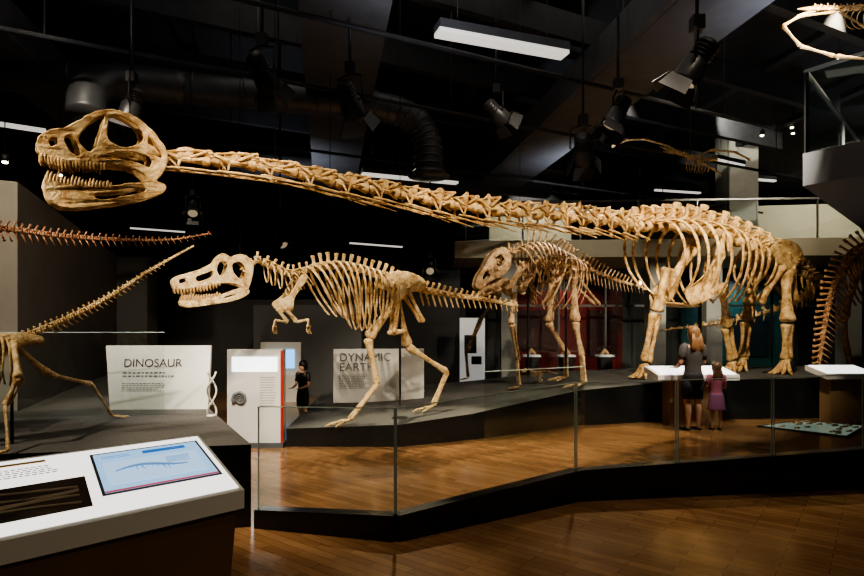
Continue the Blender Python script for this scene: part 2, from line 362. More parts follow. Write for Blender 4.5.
for (x,y,d) in ((700,236,11.1),(772,262,11.7)):
    p=at(x,y,d); gz=rampz(p.x); tube(B,[V((p.x,p.y,gz)),p],[.035,.035],8,2)
    tube(B,[V((p.x,p.y,gz)),V((p.x,p.y,gz+.02))],[.2,.2],16,2)
B.build('sauropod_skeleton',[M_bone,M_tooth,M_steel],rough=.022,tsize=.07)
# =============================================================== ALLOSAURUS-like theropod
def dA(px): return lerp(px,[172,400,520],[6.9,8.5,9.4])
B=MB()
for x,y,dd in ((130,122,dS(130)),(275,166,dS(275)),(400,188,dS(400)),(520,205,dS(520)),(640,216,dS(640)),(240,256,dA(240)),(330,262,dA(330))):
    p=at(x,y,dd); tube(B,[p,V((p.x,p.y,7))],[.005,.005],5,0)
B.build('suspension_wires',[M_steel])
B=MB()
sp=[(246,270),(256,261),(272,267),(290,274),(310,270),(335,266),(360,270),(385,278),(402,285),(425,291),(455,296),(485,300),(515,306)]
P=catmull([at(x,y,dA(x)) for x,y in sp],6); AP=resample(P,44)
hdA=(at(172,280,6.9)-at(400,280,8.5)); hdA.z=0; hdA.normalize(); nA=V((-hdA.y,hdA.x,0))
for i,p in enumerate(AP):
    T,S,U=frame(AP,i); f=i/43
    L=(AP[1]-AP[0]).length*.98
    if f<.22: vertebra(B,p,T,S,U,L,.05,.10,.045,.10,0,.1)
    elif f<.6: vertebra(B,p,T,S,U,L,.06,.17,.07,.16,0,.1)
    else: vertebra(B,p,T,S,U,L,.052*(1-(f-.6)*1.3),.14*(1-(f-.6)*1.5),.05,.10*(1-(f-.6)*2),.20*(1-(f-.6)*1.6),.35)
    if .06<f<.2:
        for sg in (-1,1): rib(B,p,T,S,U,sg,.10,.22,.012,.5)
    if .2<=f<.52:
        g=(f-.2)/.32; Hh=.50+.35*math.sin(math.pi*(g*.7+.15)); Hh*= (1 if g<.8 else .75)
        for sg in (-1,1): rib(B,p,T,S,U,sg,.15+.20*math.sin(math.pi*(g*.7+.2)),Hh,.018,.25)
hp=at(400,288,8.5)
for sg in (1,-1):
    h0=hp+nA*sg*.12
    slab2(B,[h0+hdA*.36+V((0,0,.02)),h0+hdA*.26+V((0,0,.20)),h0-hdA*.05+V((0,0,.24)),h0-hdA*.34+V((0,0,.14)),h0-hdA*.36-V((0,0,.02)),h0-V((0,0,.05))],.04,nA)
    bone(B,h0+hdA*.05,hp+hdA*.12+nA*sg*.04-V((0,0,.66)),.035,1.5,1.2)
    bone(B,h0-hdA*.05,hp-hdA*.38+nA*sg*.04-V((0,0,.50)),.028,1.5,1.4)
c=hp+hdA*.12-V((0,0,.66)); tube(B,[c+hdA*.10,c,c-hdA*.24+V((0,0,.03))],[(.03,.03),(.06,.045),(.025,.025)],8,0)
fa=ground(350,425); fb=ground(433,411)
def tleg(B,a,b,c,foot,r,hd,s,n=3):
    bone(B,a,b,r,1.6,1.65)
    bone(B,b,c,r*.72,1.8,1.4); bone(B,b+hd*-.04,c+hd*-.03,r*.30,1.5,1.3,n=6)
    t=foot+V((0,0,s*.22)); Sd=V((hd.y,-hd.x,0))
    for k in (-1,0,1): bone(B,c+Sd*k*r*.5,t+Sd*k*r*.8,r*.42,1.4,1.4,n=7)
    theropod_foot(B,foot,hd,s,nt=n)
tleg(B,hp+nA*.18,at(368,338,8.25),at(377,384,8.35),fa,.060,hdA,.36)
tleg(B,hp-nA*.18,at(407,346,8.9),at(447,372,9.2),fb,.060,hdA,.36)
for sg in (1,-1):
    s0=at(300,278,7.85)+nA*sg*.19; s1=at(281,308,7.7)+nA*sg*.17
    W=(s1-s0).cross(nA).normalized()
    slab2(B,[s0+W*.05,s0-W*.05,s0.lerp(s1,.6)-W*.04,s1-W*.11,s1+W*.10,s0.lerp(s1,.6)+W*.04],.03,nA)
    e=at(292,322,7.75)+nA*sg*.2; w=at(303,320,7.7)+nA*sg*.22 if sg>0 else at(279,320,7.6)+nA*sg*.2
    bone(B,s1,e,.028,1.4,1.4,n=8); bone(B,e,w,.02,1.4,1.3,n=7)
    for k in (-1,0,1):
        q=w+V((0,0,-.10))+hdA*.03*k+nA*.03*k; bone(B,w,q,.012,1.3,1.3,n=6); tube(B,[q,q-V((0,0,.05))+hdA*.01,q-V((0,0,.09))-hdA*.03],[.014,.012,.002],5,0)
hs=(at(172,280,dA(172))-at(250,280,dA(250))).normalized(); Sa=V((-hs.y,hs.x,0))
skull(B,dA,Sa,lambda px,py: lerp(px,[172,190,225,250],[.022,.045,.08,.09])*(1-.3*max(0,min(1,(275-py)/22))),
 [(172,286),(171,281),(176,277),(186,274),(198,271),(208,267),(214,261),(219,255),(224,255),(230,258),(238,255),(246,258),(251,266),(249,279),(245,290),(239,286),(228,283),(212,284),(195,287),(182,289),(174,289)],
 [[(195,277),(205,273),(211,271),(212,276),(206,280),(196,282)],[(217,264),(222,261),(226,266),(223,274),(218,277),(215,271)],[(232,263),(240,263),(244,271),(240,280),(234,277),(230,269)],[(178,280),(184,278),(185,282),(179,284)]],
 [(180,301),(190,301),(208,298),(224,294),(238,289),(247,291),(242,297),(226,302),(206,305),(190,307),(181,306)],
 [[(222,297),(232,294),(234,296),(224,299)]],
 [(174,288),(195,288),(218,284)],[(181,301),(200,300),(218,296)],15,7.5,
 [[(172,286),(173,279),(184,275),(200,270),(211,264)],[(222,255),(230,258),(238,255),(246,258)],[(181,302),(183,306)]],.3,.5)
p=hp; tube(B,[V((p.x,p.y,rampz(p.x))),p],[.02,.02],8,2); tube(B,[V((p.x,p.y,rampz(p.x))),V((p.x,p.y,rampz(p.x)+.015))],[.14,.14],14,2)
B.build('allosaurus_skeleton',[M_bone2,M_tooth,M_steel],rough=.012,tsize=.05)
# =============================================================== ornithopod (quadruped stance)
def dH(px): return lerp(px,[470,560,640],[10.0,10.6,11.6])
B=MB()
sp=[(498,262),(506,252),(516,252),(528,247),(545,248),(560,256),(575,264),(595,272),(618,281),(641,287)]
HP=resample(catmull([at(x,y,dH(x)) for x,y in sp],6),36)
hdH=(at(500,260,10.2)-at(570,260,10.7)); hdH.z=0; hdH.normalize(); nH=V((-hdH.y,hdH.x,0))
for i,p in enumerate(HP):
    T,S,U=frame(HP,i); f=i/35; L=(HP[1]-HP[0]).length
    if f<.2: vertebra(B,p,T,S,U,L,.05,.12,.045,.10,0,.1)
    elif f<.5: vertebra(B,p,T,S,U,L,.06,.28,.055,.18,0,.2)
    else: vertebra(B,p,T,S,U,L,.055*(1.4-f),.30*(1.35-f),.045,.10*(1-f),.32*(1.35-f),.45)
    if .12<f<.52:
        g=(f-.12)/.4
        for sg in (-1,1): rib(B,p,T,S,U,sg,.22+.20*math.sin(math.pi*(g*.7+.15)),.62+.42*math.sin(math.pi*(g*.7+.15)),.019,.12)
hq=at(566,270,10.75)
for sg in (1,-1):
    h0=hq+nH*sg*.2
    slab2(B,[h0+hdH*.45+V((0,0,.08)),h0+hdH*.15+V((0,0,.20)),h0-hdH*.3+V((0,0,.16)),h0-hdH*.42,h0-V((0,0,.06))],.05,nH)
    bone(B,h0,hq-hdH*.7+nH*sg*.06-V((0,0,.65)),.03,1.5,1.6); bone(B,h0,h0+hdH*.42-V((0,0,.30)),.032,1.2,2.0)
    s0=at(533,262,10.4)+nH*sg*.28; s1=at(512,292,10.2)+nH*sg*.26; W=(s1-s0).cross(nH).normalized()
    slab2(B,[s0+W*.08,s0-W*.08,s0.lerp(s1,.6)-W*.05,s1-W*.12,s1+W*.12,s0.lerp(s1,.6)+W*.05],.04,nH)
f1=ground(584,388); f2=ground(566,381); f3=ground(519,389); f4=ground(468,380)
tleg(B,hq+nH*.25,at(575,322,10.3),at(582,356,10.2),f1,.068,hdH,.42)
tleg(B,hq-nH*.25,at(548,322,10.8),at(566,352,10.95),f2,.068,hdH,.42)
def foreleg(a,b,c,ft):
    bone(B,a,b,.046,1.6,1.5); bone(B,b,c,.034,1.5,1.4); bone(B,b+hdH*-.06,c+hdH*-.05,.024,1.5,1.3)
    for k in (-1,0,1): bone(B,c+nH*k*.03,ft+nH*k*.05+V((0,0,.07)),.02,1.3,1.3,n=7)
    theropod_foot(B,ft,hdH,.24)
foreleg(at(514,292,10.1),at(511,324,10.05),at(517,360,f3.y),f3)
foreleg(at(500,290,10.6),at(479,322,f4.y-.3),at(466,352,f4.y-.1),f4)
skull(B,lambda x: lerp(x,[460,500],[9.9,10.2]),nH,lambda px,py: lerp(px,[470,480,500],[.06,.08,.12]),
 [(474,286),(476,277),(482,268),(488,257),(495,250),(502,249),(507,256),(507,266),(502,274),(496,278),(487,282),(479,289)],
 [[(492,259),(498,255),(502,262),(496,269)],[(480,278),(486,269),(490,274),(484,281)]],
 [(476,293),(483,288),(494,283),(503,278),(506,283),(498,290),(487,295),(479,297)],[],
 [(482,285),(490,282),(498,278)],[(484,288),(492,285),(499,282)],8,2,
 [[(474,286),(477,277),(488,257)],[(488,257),(495,250),(502,249),(507,256)],[(476,293),(480,297)]],.3,.45)
for p in (hq,at(528,256,10.4)):
    tube(B,[V((p.x,p.y,rampz(p.x))),p],[.025,.025],8,2)
B.build('ornithopod_skeleton',[M_bone3,M_tooth,M_steel],rough=.014,tsize=.06)
def small_dino(name,px,py,L,mat,hd):
    B=MB(); g=ground(px,py); n=V((-hd.y,hd.x,0))
    Z=lambda a,z: g+hd*a*L+V((0,0,z*L))
    P=resample(catmull([Z(.42,.34),Z(.36,.38),Z(.28,.33),Z(.14,.30),Z(0,.30),Z(-.25,.30),Z(-.55,.22)],5),30)
    for i,p in enumerate(P):
        T,S,U=frame(P,i); f=i/29; vertebra(B,p,T,S,U,L*.036,L*.014*(1.2-f*.8),L*.03,L*.014,L*.02*(1-f))
        if .15<f<.5:
            for sg in (-1,1): rib(B,p,T,S,U,sg,L*.05,L*.14,L*.006,.2)
    for sg in (-1,1):
        a=Z(0,.29)+n*sg*.04*L; b=Z(.08,.17)+n*sg*.05*L; c=Z(-.04,.08)+n*sg*.05*L; f=Z(.02,0)+n*sg*.05*L
        bone(B,a,b,L*.014); bone(B,b,c,L*.011); bone(B,c,f+V((0,0,.02)),L*.010); theropod_foot(B,f,hd,L*.11)
    tube(B,[Z(.41,.35),Z(.46,.37),Z(.54,.34),Z(.60,.31)],[L*.02,L*.035,L*.025,L*.008],8,0,jit=.1)
    tube(B,[Z(.43,.33),Z(.50,.31),Z(.58,.29)],[L*.01,L*.012,L*.006],6,0)
    B.build(name,[mat])
small_dino('small_ornithopod_skeleton',540,383,.75,M_bone3,V((-.9,-.4,0)))
# =============================================================== left foreground biped
PZ=.67
B=MB()
def dL(px): return lerp(px,[-140,10,200],[3.9,4.7,5.3])
sp=[(-150,265),(-110,300),(-60,322),(-20,334),(10,340),(30,335),(70,318),(110,297),(150,271),(192,247)]
LP=resample(catmull([at(x,y,dL(x)) for x,y in sp],6),62)
hL=(at(-60,330,dL(-60))-at(60,330,dL(60))); hL.z=0; hL.normalize(); nL=V((-hL.y,hL.x,0))
for i,p in enumerate(LP):
    T,S,U=frame(LP,i); f=i/61; L=(LP[1]-LP[0]).length
    k=1 if f<.5 else 1.0-1.5*(f-.5)
    vertebra(B,p,T,S,U,L,.024*k+.002,.045*k,.02*k,.04*k if f<.75 else 0,.05*k if .5<f<.9 else 0,.3)
    if .14<f<.42:
        for sg in (-1,1): rib(B,p,T,S,U,sg,.13,.36,.009,.2)
hl0=at(12,342,4.7)
for sg in (1,-1):
    h0=hl0+nL*sg*.07
    slab2(B,[h0+hL*.2,h0+hL*.12+V((0,0,.07)),h0-hL*.16+V((0,0,.06)),h0-hL*.2-V((0,0,.01)),h0-V((0,0,.04))],.02,nL)
    bone(B,h0,hl0+hL*.15-V((0,0,.28)),.014); bone(B,h0,hl0-hL*.2-V((0,0,.24)),.012)
g1=ground(8,455,PZ); g2=ground(112,419,PZ)
tleg(B,hl0+nL*.09,at(18,378,4.45),at(5,405,4.45),g1,.026,hL,.17)
tleg(B,hl0-nL*.09,at(48,374,5.1),at(92,384,5.75),g2,.026,-hL,.17)
tube(B,[V((hl0.x,hl0.y,PZ)),hl0],[.012,.012],8,2)
tube(B,[at(-150,262,3.87),at(-165,255,3.8),at(-195,262,3.75),at(-220,270,3.7)],[.03,.06,.045,.015],8,0,jit=.1)
B.build('bipedal_dinosaur_skeleton',[M_bone2,M_tooth,M_steel])
B=MB()
sp=[(-320,300),(-240,262),(-160,236),(-80,226),(0,229),(60,236),(120,240),(170,240),(208,234)]
def dT(px): return lerp(px,[-320,210],[3.9,5.0])
LP=resample(catmull([at(x,y,dT(x)) for x,y in sp],6),70)
hT=V((-.95,-.25,0)).normalized(); nT=V((-hT.y,hT.x,0))
for i,p in enumerate(LP):
    T,S,U=frame(LP,i); f=i/69; L=(LP[1]-LP[0]).length; k=1.15-f
    vertebra(B,p,T,S,U,L,.04*k,.10*k,.03*k+.004,.06*k,.13*k,.45)
    if f<.35:
        for sg in (-1,1): rib(B,p,T,S,U,sg,.2,.5,.012,.2)
hb=at(-170,240,4.15)
for sg in (1,-1):
    gx=V((hb.x+nT.x*sg*.15,hb.y+nT.y*sg*.15,PZ))
    tleg(B,hb+nT*sg*.13,V((gx.x-.15,gx.y,1.55)),V((gx.x+.12,gx.y,1.05)),gx,.035,hT,.25)
B.build('brown_dinosaur_skeleton',[M_bone4,M_tooth,M_steel])
# =============================================================== right brown skeleton
B=MB()
sp=[(820,362),(824,335),(829,308),(838,280),(852,256),(876,243),(920,238),(980,245),(1010,262)]
def dR(px): return lerp(px,[820,1010],[10.9,11.2])
RP=resample(catmull([at(x,y,dR(x)) for x,y in sp],6),52)
for i,p in enumerate(RP):
    T=(RP[min(i+1,51)]-RP[max(i-1,0)]).normalized(); S=V((0,1,0)); U=S.cross(T).normalized()
    if U.x>0 and i<20: U=-U
    if i>=20 and U.z<0: U=-U
    f=i/51; k=.4+.6*min(1,f*2)
    vertebra(B,p,-T,S,U,.13,.06*k+.01,.34*k,.06,.15*k,.36*k if f<.45 else 0,.35)
    if .4<f<.85:
        for sg in (-1,1): rib(B,p,T,S,V((0,0,1)),sg,.4,1.1,.025,.1)
hr_=at(866,262,11.0)
for sg,(kx,ax_,fx) in ((1,(852,852,856)),(-1,(876,872,874))):
    g=ground(fx,374 if sg>0 else 376)
    tleg(B,V((hr_.x,hr_.y+sg*.15,hr_.z)),V((at(kx,318,11).x,g.y,at(kx,318,11).z)),V((at(ax_,352,11).x+.1,g.y,1.15)),g,.075,V((1,-.1,0)).normalized(),.3)
B.build('red_brown_dinosaur_skeleton',[bonemat('bone_russet',(.18,.07,.027),(.46,.24,.11),(.66,.42,.22),12),M_tooth,M_steel])
# =============================================================== pterosaurs
def pterosaur(name,pts,r,mat,body,d):
    B=MB()
    for seg in pts:
        Q=[at(x,y,dd) for x,y,dd in seg]
        for a,b in zip(Q[:-1],Q[1:]): bone(B,a,b,r,1.6,1.5,n=7)
    Q=resample(catmull([at(x,y,dd) for x,y,dd in body],5),16)
    for i,p in enumerate(Q):
        T,S,U=frame(Q,i); vertebra(B,p,T,S,U,(Q[1]-Q[0]).length,r*1.6,r*3,r*1.6,r*3)
        if 5<i<12:
            for sg in (-1,1): rib(B,p,T,S,U,sg,r*9,r*14,r*.5,.2)
    e=Q[0]; D=(Q[0]-Q[2]).normalized()
    tube(B,[e,e+D*r*5,e+D*r*16],[r*1.4,r*1.9,r*.4],7,0); tube(B,[e-V((0,0,r*2)),e+D*r*8-V((0,0,r*3)),e+D*r*15-V((0,0,r*4))],[r*.6,r*.8,r*.3],6,0)
    c=Q[8]; tube(B,[c,V((c.x,c.y,7))],[.004,.004],5,1)
    B.build(name,[mat,M_steel])
pterosaur('pterosaur_skeleton',[[(835,12,7),(800,16,6.8),(783,26,6.7),(800,46,6.6),(835,56,6.5),(900,62,6.3)],[(840,12,7.2),(870,30,7.6),(900,24,8.0),(960,40,8.4)],[(890,14,7.1),(925,30,7.1),(950,34,7.1)]],.016,M_bone,[(815,9,6.9),(828,9,6.95),(845,9,7),(880,8,7.1),(910,10,7.2)],7)
pterosaur('pterosaur_skeleton.001',[[(690,158,11),(668,146,11.2),(645,139,11.4),(626,140,11.6),(612,147,11.8)],[(692,158,11),(712,150,10.8),(735,152,10.6),(750,160,10.4)],[(700,162,11),(715,170,11),(722,176,11)]],.018,M_bone2,[(674,152,11),(682,155,11),(692,158,11),(705,160,11),(716,160,11)],11)
# =============================================================== ROOM
B=MB(); prism(B,[(-14,-3),(18,-3),(18,30),(-14,30)],-.1,0); B.build('floor',[M_floor])
B=MB(); prism(B,[(-14,-3),(18,-3),(18,30),(-14,30)],7,7.1); B.build('ceiling',[M_ceil])
B=MB(); prism(B,[(-14.2,-3),(-14,-3),(-14,30),(-14.2,30)],0,7); B.build('wall_left',[M_dwall])
B=MB(); prism(B,[(18,-3),(18.2,-3),(18.2,30),(18,30)],0,7); B.build('wall_right',[M_dwall])
B=MB(); prism(B,[(-14,30),(18,30),(18,30.2),(-14,30.2)],0,7); B.build('wall_back',[M_dwall])
B=MB(); prism(B,[(-14,-3.2),(18,-3.2),(18,-3),(-14,-3)],0,7); B.build('wall_front',[M_dwall])
B=MB(); prism(B,[(-4.75,6.6),(-7.35,13.5),(-7.6,13.4),(-5.0,6.5)],.672,3.3); B.build('wall_partition',[M_gwall])
B=MB(); box(B,(-7.0,13.55,1.65),(.85,.5,3.3)); B.build('partition_column',[pmat('column_mid_grey',(.12,.115,.11),.7)])
B=MB(); box(B,(-5.0,15.2,1.2),(4.6,.25,2.4)); box(B,(-3.0,14.0,1.1),(2.6,.25,2.2),1); box(B,(-1.0,15.5,1.6),(3.5,.25,3.2),2); B.build('wall_gallery',[M_dwall,pmat('wall_mid_grey',(.10,.10,.10),.7),M_black])
B=MB(); box(B,(8,17.9,1.75),(18,.25,3.5),0); B.build('wall_under_mezzanine',[M_dwall])
B=MB(); box(B,(4.0,17.6,1.5),(3.6,.1,2.6)); box(B,(5.2,17.5,1.5),(.9,.06,1.4),1); box(B,(3.1,17.5,1.6),(1.4,.06,1.2),1); B.build('wall_red_panel',[M_red,pmat('panel_dark_red',(.05,.006,.006),.5)])
B=MB(); box(B,(9.3,17.6,1.5),(3.4,.1,2.6)); box(B,(9.6,17.5,1.4),(1.2,.06,1.2),1); B.build('wall_teal_panel',[M_teal,pmat('panel_slate',(.02,.03,.04),.4)])
B=MB()
for x in (2.05,6.0,7.5,11.2,13.4): box(B,(x,15.5,1.75),(.42,.42,3.48))
B.build('mezzanine_column',[pmat('column_grey',(.26,.26,.23),.7)])
B=MB()
for k in range(9):
    x=2.3+k*1.35; box(B,(x,16.6,1.7),(.05,.05,3.4),1)
box(B,(8,16.6,2.3),(12,.05,.06),1); box(B,(8,16.6,1.7),(12,.012,3.3),0)
B.build('gallery_glazing',[M_glass,pmat('mullion_steel',(.12,.12,.12),.4,.5)])
B=MB(); prism(B,[(.6,15.2),(17.9,14.2),(17.9,29.9),(.6,29.9)],3.5,3.95,0,1); B.build('mezzanine_floor',[M_beige,M_dwall])
B=MB(); box(B,(13.6,20.5,5.0),(6.5,.25,2.1),0,-.15); box(B,(3.6,21.2,5.0),(3,.25,1.5),0,0); box(B,(8.3,21.5,4.7),(3,.25,1.4),1,0); B.build('wall_mezzanine',[M_beige,pmat('wall_olive',(.12,.11,.07),.8)])
B=MB(); prism(B,[(.7,15.3),(17.8,14.3),(17.8,14.32),(.7,15.32)],3.96,4.95)
beam(B,(.7,15.3,4.98),(17.8,14.3,4.98),.05,.05,1)
for k in range(12):
    x=.9+k*1.5; y=15.3-(x-.7)/17.1; box(B,(x,y+.03,4.46),(.04,.03,1.0),1)
B.build('mezzanine_balustrade',[M_glass,pmat('rail_steel',(.3,.3,.29),.35,.8)])
B=MB(); box(B,(8.4,15.9,5.47),(.78,.78,3.04)); box(B,(8.4,15.9,4.02),(.86,.86,.14)); B.build('concrete_column',[pmat('concrete',(.44,.44,.38),.8,noise=.08)])
bp=[(5.15,8),(8.8,11.7),(13,12),(13,5),(7.8,4.6)]
B=MB(); prism(B,bp,3.6,4.05)
B.build('balcony_slab',[pmat('balcony_grey',(.15,.16,.185),.6)])
B=MB()
for a,b in ((bp[4],bp[0]),(bp[0],bp[1])):
    beam(B,(a[0]+.04,a[1],4.62),(b[0]+.04,b[1],4.62),.02,1.1)
    beam(B,(a[0]+.04,a[1],5.19),(b[0]+.04,b[1],5.19),.05,.04,1)
for t in (0,.5,1):
    for a,b in ((bp[4],bp[0]),(bp[0],bp[1])):
        beam(B,(a[0]*(1-t)+b[0]*t+.05,a[1]*(1-t)+b[1]*t,4.05),(a[0]*(1-t)+b[0]*t+.051,a[1]*(1-t)+b[1]*t,5.19),.04,.04,1)
B.build('balcony_glass_balustrade',[M_glass,pmat('balustrade_rail',(.25,.27,.28),.3,.7)])
# ---- ceiling structure
ax=V((-.18,.98,0)).normalized(); qx=V((.90,.44,0)).normalized()
for x0,w in ((3.15,.95),(-.95,.85),(-5.4,.6)):
    B=MB(); s=V((x0,6.3,5.45)); beam(B,s-ax*6,s+ax*21,w,.55); beam(B,s-ax*6-V((0,0,.24)),s+ax*21-V((0,0,.24)),w+.16,.06)
    B.build('ceiling_beam',[M_beam])
for k in range(9):
    B=MB(); s=V((-2.5+.2*k,4.5+2.3*k,6.3)); beam(B,s-qx*10,s+qx*12,.14,.42); B.build('ceiling_joist',[M_joist])
B=MB()
for k in range(7):
    s=V((-6+2.7*k,5,6.6)); beam(B,s-ax*5,s+ax*22,.2,.12)
B.build('ceiling_batten',[M_joist])
for s,L0,L1,z in ((V((-.6,6.7,0)),6,7,5.05),(V((1.5,9.6,0)),8,8,5.0),(V((2.4,13.2,0)),8,8,5.0)):
    B=MB(); a=s-qx*L0; b=s+qx*L1; a.z=b.z=z; tube(B,[a,b],[.03,.03],8,0)
    for k in range(6):
        p=a.lerp(b,(k+.5)/6); tube(B,[p,V((p.x,p.y,7))],[.012,.012],6,0)
    B.build('lighting_track',[M_joist])
B=MB()
dp=catmull([V(p) for p in ((-8.5,7.4,5.1),(-5,8.0,5.1),(-2.2,8.7,5.1),(-.9,9.0,5.1),(-.30,9.15,4.95),(-.08,9.2,4.6),(-.05,9.2,4.15))],8)
tube(B,dp,[.22]*len(dp),16,0)
for i in range(0,len(dp)-1,2): 
    c=dp[i]; T=(dp[i+1]-dp[i]).normalized(); tube(B,[c-T*.015,c+T*.015],[.235,.235],16,0)
tube(B,[V((-.05,9.2,4.15)),V((-.05,9.2,4.05))],[.24,.34],16,0)
tube(B,catmull([V((-3.6,8.35,5.1)),V((-4.3,7.9,5.0)),V((-4.5,7.6,4.75)),V((-4.5,7.5,4.4))],5),[.24]*16,14,0)
for q in ((-6,7.8),(-2.6,8.6)): tube(B,[V((q[0],q[1],5.2)),V((q[0],q[1],7))],[.012,.012],6,0)
B.build('air_duct',[M_duct])
B=MB(); tube(B,[V((-9,11,5.3)),V((3,15,5.3))],[.28,.28],16,0); tube(B,[V((0,13.95,5.3)),V((0,13.95,7))],[.012,.012],6,0); B.build('air_duct.001',[M_duct])
def fluo(px0,py0,px1,py1,z,w=.24):
    a=at(px0,py0,(z-EYE)*F/(HOR-py0)); b=at(px1,py1,(z-EYE)*F/(HOR-py1))
    B=MB(); beam(B,a+V((0,0,.07)),b+V((0,0,.07)),w,.10,0); beam(B,a,b,w*.86,.05,1)
    for t in (.15,.85):
        p=a.lerp(b,t); tube(B,[p+V((0,0,.1)),V((p.x,p.y,7))],[.006,.006],5,0)
    B.build('fluorescent_light',[M_beam,M_fluo])
fluo(437,32,565,55,5.2); fluo(362,174,457,183,5.0,.2); fluo(350,243,402,247,5.0,.16); fluo(-40,118,46,131,5.0,.16); fluo(530,205,590,212,5.6,.3); fluo(130,228,185,232,5.2,.10); fluo(655,190,700,193,6,.12)
fluo(715,160,742,166,6,.2); fluo(740,178,775,181,6,.12)
M_house=pmat('lamp_housing',(.03,.03,.034),.4,.3); M_lens=pmat('lamp_lens',(.25,.25,.25),.1,emit=(1,.8,.5),es=.3)
def stage(px,py,d,aim,s=1.0):
    s*=.9
    p=at(px,py,d); D=(V(aim)-p).normalized(); B=MB(); S=D.cross(V((0,0,1))).normalized(); U=S.cross(D)
    tube(B,[p-D*.20*s,p-D*.18*s,p-D*.02*s,p,p+D*.16*s,p+D*.18*s],[.05*s,.085*s,.09*s,.115*s,.125*s,.13*s],14,0)
    tube(B,[p+D*.183*s,p+D*.186*s],[.10*s,.10*s],14,1)
    for k in range(4): tube(B,[p-D*(.16-.035*k)*s,p-D*(.15-.035*k)*s],[.10*s,.10*s],14,0)
    for sg in (-1,1):
        q=p+S*sg*.145*s
        tube(B,[p+S*sg*.09*s,q,q+V((0,0,.24*s)),p+V((0,0,.28*s))],[.012*s]*4,6,0)
    for vec,oth in ((U,S),(-U,S),(S,U),(-S,U)):
        e=p+D*.18*s+vec*.13*s; hexa(B,[e-oth*.1*s,e+oth*.1*s,e+oth*.13*s+D*.14*s+vec*.07*s,e-oth*.13*s+D*.14*s+vec*.07*s]+[x+vec*.006 for x in (e-oth*.1*s,e+oth*.1*s,e+oth*.13*s+D*.14*s+vec*.07*s,e-oth*.13*s+D*.14*s+vec*.07*s)],0)
    tube(B,[p+V((0,0,.28*s)),V((p.x,p.y,7))],[.018,.018],8,0)
    box(B,p+V((0,0,.33*s)),(.1*s,.1*s,.12*s),0)
    B.build('stage_light',[M_house,M_lens])
stage(262,72,6.2,(-1,9,2),1.15); stage(350,100,6.6,(0,9,1.5),1.2); stage(496,112,7.4,(3,9,3),1.0); stage(618,112,7.2,(0,7,0),1.15); stage(583,148,8.0,(3,11,2),1.3); stage(697,62,5.6,(0,7,0),1.25); stage(132,105,6.2,(-4,6,1),1.0); stage(193,208,9,(-3,7,1),.8); stage(280,240,10,(-1,9,1),.8); stage(430,268,12,(0,9,1),.9); stage(425,160,11,(1,9,2),1)
for x,y,d in ((762,136,13),(792,128,14),(793,134,14),(5,163,8),(60,176,9),(520,214,16),(728,228,14),(840,60,9)):
    B=MB(); p=at(x,y,d); tube(B,[p,p+V((0,0,.02))],[.035,.035],10,0); tube(B,[p+V((0,0,.021)),p+V((0,0,.12))],[.05,.05],10,1); tube(B,[p+V((0,0,.12)),V((p.x,p.y,7))],[.008,.008],5,1)
    B.build('downlight',[M_lamp,M_black])
# =============================================================== platforms
fp=[(-2.0,7.9),(-.44,7.88),(.6,8.4),(2.44,9.6),(4.5,10.25),(7.6,10.45),(13.5,10.8)]
bk=[(-2.4,12.9),(-.8,13.2),(1.0,13.4),(3.0,13.6),(5.5,13.7),(9,13.7),(13.5,13.7)]
B=MB(); i0=len(B.v)
for a,b in zip(fp,bk):
    N=6
    for k in range(N+1):
        x=a[0]*(1-k/N)+b[0]*k/N; y=a[1]*(1-k/N)+b[1]*k/N; B.v.append(V((x,y,rampz(x))))
for i in range(len(fp)-1):
    for k in range(6): 
        q=i0+i*7+k; B.face((q,q+7,q+8,q+1),0,False)
j=len(B.v)
ring=fp+bk[::-1]
for p in ring: B.v.append(V((p[0],p[1],0)))
for p in ring: B.v.append(V((p[0],p[1],rampz(p[0]))))
n=len(ring)
for k in range(n): B.face((j+k,j+(k+1)%n,j+n+(k+1)%n,j+n+k),1,False)
B.build('exhibit_platform',[M_plat,M_kerb])
B=MB(); prism(B,[(-1.47,4.68),(-2.6,6.75),(-3.4,8.6),(-7.0,12.5),(-10.5,12.5),(-10.5,3.3),(-4,4.15)],0,PZ,1,0); B.build('exhibit_platform.001',[M_plat,M_kerb])
